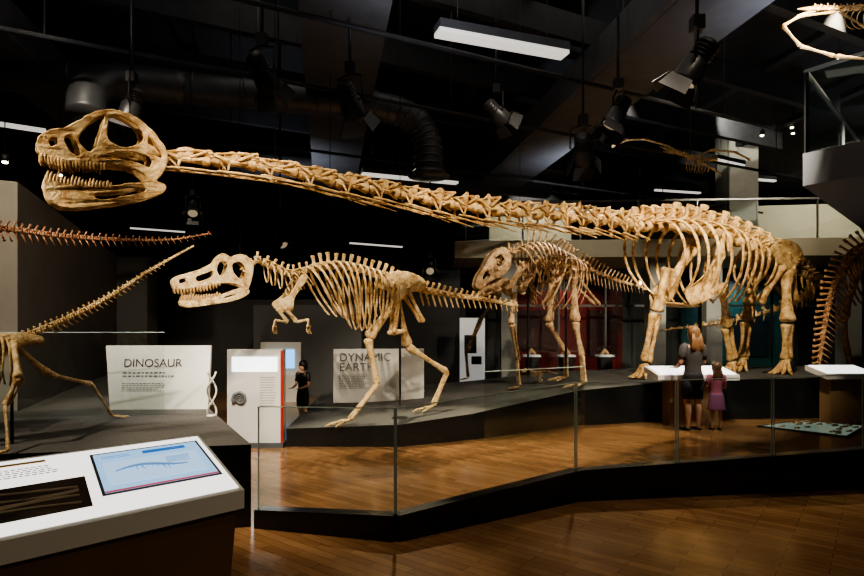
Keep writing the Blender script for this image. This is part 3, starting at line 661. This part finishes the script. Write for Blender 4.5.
# =============================================================== glass barrier
path=[(-1.42,4.70),(-.28,4.39),(1.35,5.42),(4.4,5.87),(8.5,6.35)]; kz=[.15,.20,.29,.40,.44]; gt=[.97,1.0,1.10,1.14,1.14]
E=empty('glass_barrier')
B=MB()
for i in range(len(path)-1):
    a=V((*path[i],0)); b=V((*path[i+1],0)); T=(b-a).normalized(); S=V((-T.y,T.x,0))*.06
    prism(B,[a-S,b-S,b+S,a+S],0,[kz[i],kz[i+1],kz[i+1],kz[i]])
B.build('kerb',[M_kerb],E)
B=MB(); B2=MB()
for i in range(len(path)-1):
    a=V((*path[i],0)); b=V((*path[i+1],0)); nP=[1,1,3,4][i]
    T=(b-a).normalized(); S=V((-T.y,T.x,0))*.006
    for k in range(nP):
        t0=k/nP+.004; t1=(k+1)/nP-.004; p=a.lerp(b,t0); q=a.lerp(b,t1)
        z=lambda arr,t: arr[i]*(1-t)+arr[i+1]*t
        hexa(B,[p-S+V((0,0,z(kz,t0)-.03)),q-S+V((0,0,z(kz,t1)-.03)),q+S+V((0,0,z(kz,t1)-.03)),p+S+V((0,0,z(kz,t0)-.03)),p-S+V((0,0,z(gt,t0))),q-S+V((0,0,z(gt,t1))),q+S+V((0,0,z(gt,t1))),p+S+V((0,0,z(gt,t0)))])
        for e,tt in ((p,t0),(q,t1)):
            beam(B2,e+V((0,0,z(kz,tt))),e+V((0.0001,0,z(gt,tt))),.004,.013)
        beam(B2,p+V((0,0,z(gt,t0)+.004)),q+V((0,0,z(gt,t1)+.004)),.014,.008)
B.build('glass_panes',[M_glass],E); B2.build('glass_edges',[M_edge],E)
B=MB(); beam(B,(-2.95,6.35,1.12),(-5.2,5.9,1.12),.012,.9); beam(B,(-2.95,6.35,1.575),(-5.2,5.9,1.575),.014,.008,1)
B.build('platform_glass_screen',[M_glass,M_edge])
B=MB()
for a,b in (((.75,8.25),(2.5,9.42)),):
    beam(B,(a[0],a[1],.5),(b[0],b[1],.5),.012,1.0); beam(B,(a[0],a[1],1.004),(b[0],b[1],1.004),.014,.01,1)
B.build('platform_glass_screen.001',[M_glass,M_edge])
# =============================================================== text helper
def text(body,loc,size,rotz,tilt,mat,parent,name,align='LEFT'):
    c=bpy.data.curves.new(name,'FONT'); c.body=body; c.size=size; c.extrude=.001; c.align_x=align
    o=bpy.data.objects.new(name,c); bpy.context.scene.collection.objects.link(o); c.materials.append(mat)
    o.rotation_euler=(tilt,0,rotz); o.location=loc; o.parent=parent; return o
def lines(B,o,X,Z,n,w,h,gap,mat=0):
    N=X.cross(Z).normalized()
    for k in range(n):
        x=0; L=w*random.uniform(.8,1) 
        while x<L:
            l=random.uniform(.02,.06)*w*4/3; l=min(l,L-x); p=o-Z*gap*k+X*x
            hexa(B,[p,p+X*l,p+X*l+N*.002,p+N*.002,p+Z*h,p+X*l+Z*h,p+X*l+Z*h+N*.002,p+Z*h+N*.002],mat); x+=l+w*.025
E=empty('dinosaur_sign'); a=V((-3.86,6.72,PZ)); b=V((-2.64,6.78,PZ)); X=(b-a).normalized(); N=V((X.y,-X.x,0))
B=MB(); top=V((0,.10,.745))
hexa(B,[a+V((.10,0,0)),b,b-N*.06,a+V((.10,0,0))-N*.06,a+top,b+top,b+top-N*.04,a+top-N*.04]); B.build('board',[M_white],E)
tl=math.atan2(.745,.10); rz=math.atan2(X.y,X.x); Zd=top.normalized()
text('DINOSAUR',a+X*.22+Zd*.50+N*.008,.135,rz,tl,M_text,E,'heading')
B=MB(); lines(B,a+X*.22+Zd*.42+N*.006,X,Zd,2,.62,.018,.04); lines(B,a+X*.22+Zd*.30+N*.006,X,Zd,5,.5,.008,.022); B.build('body_copy',[M_textg],E)
E=empty('dynamic_earth_sign'); a=V((-1.80,10.5,.27)); b=V((-.15,10.75,.27)); X=(b-a); X.normalize(); N=V((X.y,-X.x,0)); top=V((0,.04,.98))
B=MB(); hexa(B,[a,b,b-N*.12,a-N*.12,a+top,b+top,b+top-N*.12,a+top-N*.12]); B.build('board',[M_white],E)
rz=math.atan2(X.y,X.x)
text('DYNAMIC',a+X*.10+V((0,0,.76))+N*.012+V((0,.03,0)),.21,rz,math.pi/2,M_textg,E,'heading_1'); text('EARTH',a+X*.10+V((0,.03,.58))+N*.012,.21,rz,math.pi/2,M_textg,E,'heading_2')
B=MB(); lines(B,a+X*.1+V((0,.01,.5))+N*.01,X,V((0,0,1)),9,.55,.01,.03); B.build('body_copy',[M_textg],E)
E=empty('information_stand'); B=MB(); box(B,(-2.42,7.95,.67),(.76,.16,1.33),0); box(B,(-2.05,7.865,.67),(.035,.012,1.3),1); box(B,(-2.42,7.93,.03),(.80,.24,.06),2)
box(B,(-2.42,7.862,1.13),(.62,.012,.20),3); B.build('cabinet',[M_white,pmat('red_strip',(.45,.02,.02),.4),M_beam,pmat('screen_bright',(.9,.9,.9),.3,emit=(.9,.95,1),es=2.5)],E)
B=MB()
P=[]; R=[]
for k in range(60):
    t=k/59; th=t*5.2*math.pi; r=.012+.085*t**1.4; P.append(V((-2.62+r*math.cos(th),7.855,.66+r*math.sin(th)))); R.append(.005+.022*t**1.3*(1+.15*math.sin(k*2)))
tube(B,P,R,8,0); B.build('ammonite_relief',[M_textg],E)
B=MB(); lines(B,V((-2.35,7.866,.95)),V((1,0,0)),V((0,0,1)),12,.22,.008,.035); B.build('body_copy',[M_textg],E)
B=MB(); hx,hy=-2.37,6.2
for ph in (0,math.pi):
    P=[V((hx+.045*math.cos(k*.21+ph),hy+.045*math.sin(k*.21+ph),PZ+.02+.46*k/30)) for k in range(31)]
    tube(B,P,[.010]*31,6,0)
for k in (7,8,22,23):
    tube(B,[V((hx+s_*.045*math.cos(k*.21),hy+s_*.045*math.sin(k*.21),PZ+.02+.46*k/30)) for s_ in (-1,1)],[.005,.005],5,0)
tube(B,[V((hx,hy,PZ)),V((hx,hy,PZ+.02))],[.055,.055],14,0)
B.build('twisted_helix_sculpture',[M_white])
B=MB(); box(B,(-3.4,13.0,.95),(.9,.12,.75),0); box(B,(-3.4,12.93,.95),(.62,.02,.42),1); box(B,(-3.4,13.05,.3),(.9,.5,.6),0)
B.build('video_display',[M_white,pmat('screen_blue',(.1,.4,.8),.3,emit=(.15,.5,1.0),es=2)])
B=MB(); box(B,(1.0,14.3,.95),(.62,.1,1.9),0); box(B,(.95,14.24,1.25),(.3,.02,.45),1); box(B,(1.1,14.24,.85),(.25,.02,.2),1)
B.build('graphic_panel',[pmat('panel_lit',(.5,.5,.48),.5,emit=(1,1,.95),es=.25),M_black])
for x in (2.6,3.5,4.5):
    B=MB(); box(B,(x,15.0,.93),(.4,.4,.05),0); box(B,(x,15.0,.45),(.3,.3,.9),1); tube(B,[V((x-.1,15,.97)),V((x,15,1.08)),V((x+.1,15,.98))],[.04,.06,.03],8,2,jit=.2)
    B.build('display_plinth',[pmat('plinth_glow',(.8,.8,.8),.4,emit=(1,.98,.93),es=.1),M_black,M_bone3])
cc=[tuple(ground(x,y,0)[:2]) for x,y in ((757,427),(800,421.5),(868,427),(850,438))]
c0=sum((V((*p,0)) for p in cc),V((0,0,0)))/4
B=MB(); prism(B,cc,.001,.02,0)
ins=[tuple((c0+(V((*p,0))-c0)*.9)[:2]) for p in cc]; prism(B,ins,.012,.024,1)
for k in range(26):
    t,u=random.random(),random.random(); p=V((*ins[0],0)).lerp(V((*ins[1],0)),t).lerp(V((*ins[3],0)).lerp(V((*ins[2],0)),t),u); tube(B,[p+V((-.04,0,.03)),p+V((.05,.02,.035))],[.015,.02],6,2)
B.build('floor_showcase',[M_black,pmat('showcase_light',(.3,.36,.32),.15,emit=(.6,.8,.65),es=.22),M_bone3])
M_tglow=pmat('table_glow',(.8,.8,.8),.3,emit=(1,1,1),es=1.8)
def ttable(c,rot,w,dpt):
    E=empty('touch_table'); B=MB(); box(B,(c[0],c[1],.40),(w*.62,dpt*.5,.80),0,rot); B.build('plinth',[M_wood],E)
    B=MB(); R=Matrix.Rotation(rot,3,'Z'); C=V((c[0],c[1],0))
    P=[C+R@V(p) for p in ((-w/2,-dpt/2,.76),(w/2,-dpt/2,.76),(w/2,dpt/2,.88),(-w/2,dpt/2,.88))]; hexa(B,P+[p+V((0,0,.09)) for p in P]); B.build('tray',[M_white],E)
    B=MB(); P=[C+R@V(p) for p in ((-w*.46,-dpt*.43,.858),(w*.46,-dpt*.43,.858),(w*.46,dpt*.43,.962),(-w*.46,dpt*.43,.962))]; hexa(B,P+[p+V((0,0,.01)) for p in P]); B.build('lit_surface',[M_tglow],E)
ttable((4.42,9.84),.06,1.40,.56); ttable((7.15,10.08),.03,.9,.55)
# =============================================================== foreground kiosk
E=empty('interactive_kiosk')
fr_=V((-.87,2.67,.86)); br_=V((-1.335,3.30,1.0))
fl_=fr_+V((-.70,-.715,0))*1.25; bl_=br_+V((-.70,-.715,0))*1.25
nrm=(fl_-fr_).cross(br_-fr_).normalized()
if nrm.z<0: nrm=-nrm
B=MB(); dn=V((0,0,-.085)); hexa(B,[fr_+dn,fl_+dn,bl_+dn,br_+dn,fr_,fl_,bl_,br_]); B.build('tray',[M_white],E)
def kp(u,v,h=0): return fr_.lerp(fl_,u).lerp(br_.lerp(bl_,u),v)+nrm*h
def kquad(name,u0,u1,v0,v1,h,mat,th=.004):
    B=MB(); q=[kp(u0,v0,h),kp(u1,v0,h),kp(u1,v1,h),kp(u0,v1,h)]; hexa(B,q+[p+nrm*th for p in q]); return B.build(name,[mat],E)
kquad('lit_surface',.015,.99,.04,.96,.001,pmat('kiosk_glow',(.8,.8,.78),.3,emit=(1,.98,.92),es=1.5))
kquad('screen_bezel',.035,.455,.25,.87,.0052,M_beam,.003)
kquad('screen',.045,.445,.27,.85,.0085,pmat('screen_sky',(.3,.5,.75),.2,emit=(.36,.62,.95),es=1.0),.001)
kquad('screen_cloud',.07,.42,.36,.70,.0098,pmat('screen_pale',(.4,.55,.75),.2,emit=(.46,.70,.97),es=1.0),.001)
kquad('screen_bar',.045,.445,.27,.29,.0098,pmat('screen_red',(.6,.1,.1),.3,emit=(.6,.08,.10),es=.6),.001)
kquad('screen_tag',.10,.27,.76,.81,.0098,pmat('screen_navy',(.02,.1,.3),.3,emit=(.04,.2,.6),es=.8),.001)
M_draw=pmat('screen_draw',(.05,.12,.25),.4,emit=(.16,.32,.62),es=.8)
B=MB()
pp=[kp(.39-.26*t,.54+.04*math.sin(t*5),.0125) for t in [k/14 for k in range(15)]]
tube(B,pp,[.003+.005*math.sin(math.pi*k/14) for k in range(15)],6,0)
for k in range(3,12): 
    p=pp[k]; tube(B,[p,p+(fr_-br_).normalized()*.04*math.sin(math.pi*k/14)],[.002,.0012],5,0)
for k in (4,5,9,10): p=pp[k]; tube(B,[p,p+(fr_-br_).normalized()*.055+(fr_-fl_).normalized()*.01*(k%2)],[.003,.0015],5,0)
Xk=(fr_-fl_).normalized(); Zk=(br_-fr_).normalized()
lines(B,kp(.42,.78,.0105),Xk,Zk,2,.13,.008,.02); lines(B,kp(.20,.64,.0105),Xk,Zk,6,.12,.005,.014)
B.build('screen_skeleton_graphic',[M_draw],E)
kquad('photo_inset',.49,.985,.16,.56,.0052,pmat('photo_dark',(.03,.022,.018),.25,noise=.3,nscale=20),.002)
B=MB()
for k in range(6):
    P=[kp(.52+.42*t,.22+.05*k+.05*math.sin(3*t+k),.0085) for t in [q/8 for q in range(9)]]; tube(B,P,[.003+.006*random.random() for _ in P],6,0)
B.build('photo_bones',[pmat('photo_bone',(.34,.26,.17),.5)],E)
B=MB(); lines(B,kp(.80,.80,.006),Xk,Zk,5,.30,.005,.022)
B.build('body_copy',[M_textg],E)
kquad('title_mark',.60,.78,.87,.90,.0052,pmat('title_ochre',(.55,.33,.05),.5),.002)
B=MB(); inn=lambda p,c,s: V((c.x+(p.x-c.x)*s,c.y+(p.y-c.y)*s,0))
c=(fr_+fl_+bl_+br_)/4
low=[inn(p,c,s) for p,s in ((fr_,.86),(fl_,.9),(bl_,.9),(br_,.86))]; hi=[p+dn for p in (fr_.lerp(c,.05),fl_.lerp(c,.03),bl_.lerp(c,.03),br_.lerp(c,.05))]
hexa(B,low+hi,0); B.build('plywood_body',[M_kwood],E)
# =============================================================== people
def skinfig(name,pts,edges,mat,parent,root=0,sub=2):
    me=bpy.data.meshes.new(name); me.from_pydata([p[0] for p in pts],edges,[]); ob=bpy.data.objects.new(name,me); bpy.context.scene.collection.objects.link(ob)
    m=ob.modifiers.new('Skin','SKIN')
    for i,p in enumerate(pts):
        r=p[1]; r=(r,r) if isinstance(r,(int,float)) else r
        me.skin_vertices[0].data[i].radius=r; me.skin_vertices[0].data[i].use_root=(i==root)
    s=ob.modifiers.new('Sub','SUBSURF'); s.levels=sub; s.render_levels=sub
    m.use_smooth_shade=True
    me.materials.append(mat); ob.parent=parent; return ob
M_lips=pmat('lips',(.45,.16,.13),.5)
def person(name,loc,h,heading,skin,hair,top,bottom,skirt=True,longhair=True,child=False):
    E=empty(name); R=Matrix.Rotation(heading,3,'Z'); k=h
    w=lambda x,y,z: tuple(V(loc)+R@V((x*k,y*k,z*k)))
    hs=1.18 if child else 1.0
    pts=[];ed=[]
    def add(x,y,z,r,par=None):
        pts.append((w(x,y,z),(r[0]*k,r[1]*k) if isinstance(r,tuple) else r*k)); 
        if par is not None: ed.append((par,len(pts)-1))
        return len(pts)-1
    pe=add(0,0,.53,(.078,.058)); sp1=add(0,.005,.60,(.068,.05),pe); ch=add(0,0,.70,(.082,.056),sp1); uc=add(0,0,.78,(.07,.05),ch); nk=add(0,.0,.845,.028,uc); hb=add(0,.012,.885,.040*hs,nk); ht=add(0,.014,.945,.050*hs,hb)
    for sg in (-1,1):
        hpj=add(sg*.052,0,.495,.052,pe); kn=add(sg*.055,.012,.285,.031,hpj); cf=add(sg*.057,-.008,.21,.030,kn); an=add(sg*.058,-.005,.045,.017,cf); he=add(sg*.06,.0,.018,.017,an); to=add(sg*.066,.085,.010,(.018,.011),he)
        sh=add(sg*.098,0,.805,.032,uc); el=add(sg*.135,.01,.635,.022,sh); wr=add(sg*.085,.125,.60,.014,el); pa=add(sg*.078,.165,.598,(.016,.010),wr)
        for q,(dx,l) in enumerate(((-.014,.040),(-.005,.046),(.005,.043),(.014,.034))):
            a=add(sg*.078+dx,.185,.597,.0052,pa); add(sg*.078+dx*1.15,.185+l,.590,.0045,a)
        a=add(sg*.078-sg*.018,.17,.597,.0055,pa); add(sg*.078-sg*.028,.192,.592,.0045,a)
    skinfig('body',pts,ed,skin,E)
    B=MB(); z=.925
    tube(B,[V(w(0,.060*hs,z+.012)),V(w(0,.076*hs,z-.006)),V(w(0,.062*hs,z-.012))],[.004*k,.008*k,.006*k],6,0)
    for sg in (-1,1):
        tube(B,[V(w(sg*.046*hs,.01,z-.014)),V(w(sg*.053*hs,.005,z)),V(w(sg*.047*hs,.008,z+.014))],[.005*k,.007*k,.004*k],6,0)
        tube(B,[V(w(sg*.018*hs,.054*hs,z+.01)),V(w(sg*.018*hs,.062*hs,z+.01))],[.007*k,.004*k],8,1)
    tube(B,[V(w(-.014,.058*hs,z-.026)),V(w(0,.064*hs,z-.027)),V(w(.014,.058*hs,z-.026))],[.002*k,.005*k,.002*k],6,2)
    B.build('face',[skin,M_text,M_lips],E)
    B=MB(); hd_=[((0,-.002,1.0),(.02,.02)),((0,-.004,.988),(.040,.042)),((0,-.006,.965),(.056,.056)),((0,-.012,.935),(.060,.056)),((0,-.022,.905),(.058,.046)),((0,-.030,.87),(.052,.034))]
    if longhair: hd_+=[((0,-.042,.83),(.060,.028)),((0,-.050,.79),(.062,.024)),((0,-.050,.76),(.052,.018)),((0,-.048,.745),(.03,.01))]
    else: hd_+=[((0,-.034,.86),(.03,.02))]
    XX=R@V((1,0,0)); tube(B,[V(w(p[0],p[1],.925+(p[2]-.925)*hs if p[2]>.9 else p[2])) for p,r in hd_],[(r[0]*k*hs,r[1]*k*hs) for p,r in hd_],14,0,ref=XX,jit=.05)
    if longhair:
        for _ in range(26):
            a=random.uniform(-1,1); tube(B,[V(w(a*.05,-.05,.93)),V(w(a*.058,-.06,.86)),V(w(a*.066+random.uniform(-.01,.01),-.068,.80)),V(w(a*.06+random.uniform(-.015,.015),-.064,.755+random.uniform(-.02,.02)))],[.006*k,.009*k,.008*k,.002*k],5,0)
    B.build('hair',[hair],E)
    B=MB(); tube(B,[V(w(0,0,z_)) for z_ in (.50,.54,.60,.66,.72,.77,.805,.825,.835)],[(a*k,b*k) for a,b in ((.098,.078),(.093,.072),(.080,.062),(.088,.066),(.098,.070),(.102,.068),(.092,.056),(.06,.045),(.038,.036))],18,0,ref=XX,jit=.015)
    for sg in (-1,1): tube(B,[V(w(sg*.075,0,.815)),V(w(sg*.100,0,.80)),V(w(sg*.116,.005,.72)),V(w(sg*.124,.008,.69))],[.034*k,.042*k,.034*k,.032*k],12,0)
    B.build('top',[top],E)
    B=MB()
    if skirt:
        tube(B,[V(w(0,0,z_)) for z_ in (.56,.52,.46,.38,.32,.30)],[(a*k,b*k) for a,b in ((.088,.068),(.100,.080),(.112,.088),(.118,.095),(.128,.10),(.126,.098))],20,0,ref=XX,jit=.02)
    else:
        tube(B,[V(w(0,0,z_)) for z_ in (.56,.52,.47,.45)],[(a*k,b*k) for a,b in ((.088,.068),(.100,.080),(.106,.078),(.1,.07))],20,0,ref=XX)
        for sg in (-1,1): tube(B,[V(w(sg*.05,0,.49)),V(w(sg*.056,.008,.40)),V(w(sg*.058,.008,.30))],[.060*k,.056*k,.050*k],14,0)
    B.build('skirt' if skirt else 'shorts',[bottom],E)
    B=MB()
    for sg in (-1,1): tube(B,[V(w(sg*.058,-.028,.012)),V(w(sg*.06,0,.016)),V(w(sg*.065,.05,.013)),V(w(sg*.068,.105,.008))],[(.018*k,.012*k),(.024*k,.016*k),(.026*k,.013*k),(.014*k,.008*k)],10,0,ref=XX)
    B.build('shoes',[M_black],E)
    return E
skinM=pmat('skin',(.60,.34,.23),.55)
gw=ground(693,430,0); gc=ground(717,430,0)
person('woman_visitor',(gw.x,gw.y,0),1.66,.25,skinM,pmat('hair_light_brown',(.22,.11,.045),.5,noise=.3,nscale=40),pmat('top_charcoal',(.08,.072,.068),.8,noise=.25,nscale=30),pmat('shorts_black',(.015,.015,.018),.8),skirt=False)
person('child_visitor',(gc.x,gc.y+.02,0),1.07,-.1,skinM,pmat('hair_brown',(.12,.06,.03),.5),pmat('dress_pink',(.50,.15,.22),.8),pmat('dress_purple',(.32,.12,.24),.8),skirt=True,child=True)
person('child_visitor.001',(-2.15,9.6,0),1.08,2.6,skinM,pmat('hair_dark',(.01,.008,.006),.5),M_black,M_black,skirt=False,longhair=False,child=True)
# =============================================================== LIGHTS
LK=2.7
def spot(loc,aim,power,ang=45,col=(1,.86,.66),r=.06,blend=.5):
    l=bpy.data.lights.new('spot','SPOT'); l.energy=power*LK; l.spot_size=math.radians(ang); l.spot_blend=blend; l.color=col; l.shadow_soft_size=r
    o=bpy.data.objects.new('gallery_spot_or_fill',l); bpy.context.scene.collection.objects.link(o); o.location=loc; o.rotation_euler=(V(aim)-V(loc)).to_track_quat('-Z','Y').to_euler()
W=(1,.87,.66); WF=(1,.84,.60)
spot((-4.2,1.5,4.6),(-2.6,4.4,2.8),210,30,W); spot((-1.0,1.8,5.6),(-1.2,5.3,3),460,40,W); spot((-4.0,3.2,6.2),(-2.4,4.6,2.8),200,30,W)
spot((1.5,3.5,5.8),(1.2,7.0,3),480,45,W); spot((5,5.5,6),(3.4,9.6,3),650,45,W); spot((8,6,6.2),(6.4,11.2,2),1150,45,W); spot((3.5,6,6.4),(5.4,11,2),800,40,W)
spot((-3.0,3.8,5.6),(-2.4,7.3,2.0),350,35,W); spot((-.2,4.2,5.8),(-.6,8.4,1.6),650,36,W); spot((3,5.8,6),(1.8,10,1.6),560,36,W)
spot((-4.5,1.8,5),(-3.6,4.8,1.2),260,45,W)
spot((-.6,11.5,6.2),(.1,7.0,0),850,36,WF); spot((3.4,12.0,6.2),(2.2,7.6,0),850,38,WF); spot((6.2,8.5,6.6),(5,8.0,0),500,60,WF); spot((-1.2,4.5,6.4),(-1.2,6.2,0),220,40,WF)
spot((-.6,6.0,6.4),(-.6,3.4,0),150,34,WF); spot((3,3.5,6.5),(2.5,4.2,0),90,80,WF); spot((4.2,7.0,6.4),(4.4,9.2,.9),340,25,(1,.95,.85))
spot((1.5,-.5,5.5),(-1.0,2.6,.4),60,30,WF)  # added fill lamp to lighten the kiosk body, not a gallery fixture
spot((13,17,6.6),(13.5,20.3,5),260,90,(1,.95,.8)); spot((4,19,6.6),(3.6,21,5),150,90,(1,.95,.8)); spot((6.6,12.5,6.8),(8.4,15.9,5),190,60,(1,.95,.8))
spot((4,16.9,3.3),(4.0,17.6,1.5),24,120,(1,.9,.8)); spot((9,16.9,3.3),(9.3,17.6,1.4),34,120,(.8,1,1)); spot((10,9,6.6),(9,15.2,3.6),170,60)
spot((4,11,6.6),(3,15.3,3.7),130,60,(1,.93,.8)); spot((7,13.9,3.2),(7,15.5,1.6),40,120,(1,.93,.8))
spot((-3.5,3.5,6),(-5.5,8.5,1.8),420,50,W); spot((-2,4,5.5),(-3.1,6.8,1.1),200,28,(1,.97,.93)); spot((-1,6,6),(-1,10.6,.8),170,28,(1,1,1)); spot((-2.2,5,5.5),(-2.4,7.9,.7),85,25,(1,1,1)); spot((-3,11,5),(-3.5,14,1.2),90,70)
for x,y in ((-4,5),(0,5.5),(4,6),(-3,12),(3,12),(9,11)):
    spot((x,y,4.3),(x+.3,y+.5,7),32,150,(.85,.9,1),.15,.8)  # added uplights without fixtures, they lift ceiling and beams out of black
l=bpy.data.lights.new('bounce','AREA'); l.energy=120; l.size=8; l.color=(1,.9,.75); o=bpy.data.objects.new('bounce_fill_light',l); bpy.context.scene.collection.objects.link(o); o.location=(1,5,6.9)  # added fill standing in for bounced light, the ceiling has no such panel
w=bpy.data.worlds.new('World'); bpy.context.scene.world=w; w.use_nodes=True; w.node_tree.nodes['Background'].inputs[0].default_value=(.5,.55,.7,1); w.node_tree.nodes['Background'].inputs[1].default_value=.02
try: bpy.context.scene.view_settings.look='AgX - Medium High Contrast'
except Exception as ex: print(ex)
# =============================================================== CAMERA
cam=bpy.data.cameras.new('camera'); cam.lens=24; cam.sensor_width=36; cam.shift_y=(HOR-288)/864; cam.clip_start=.05; cam.clip_end=100
co=bpy.data.objects.new('camera',cam); bpy.context.scene.collection.objects.link(co); co.location=(0,0,EYE); co.rotation_euler=(math.pi/2,0,0); bpy.context.scene.camera=co
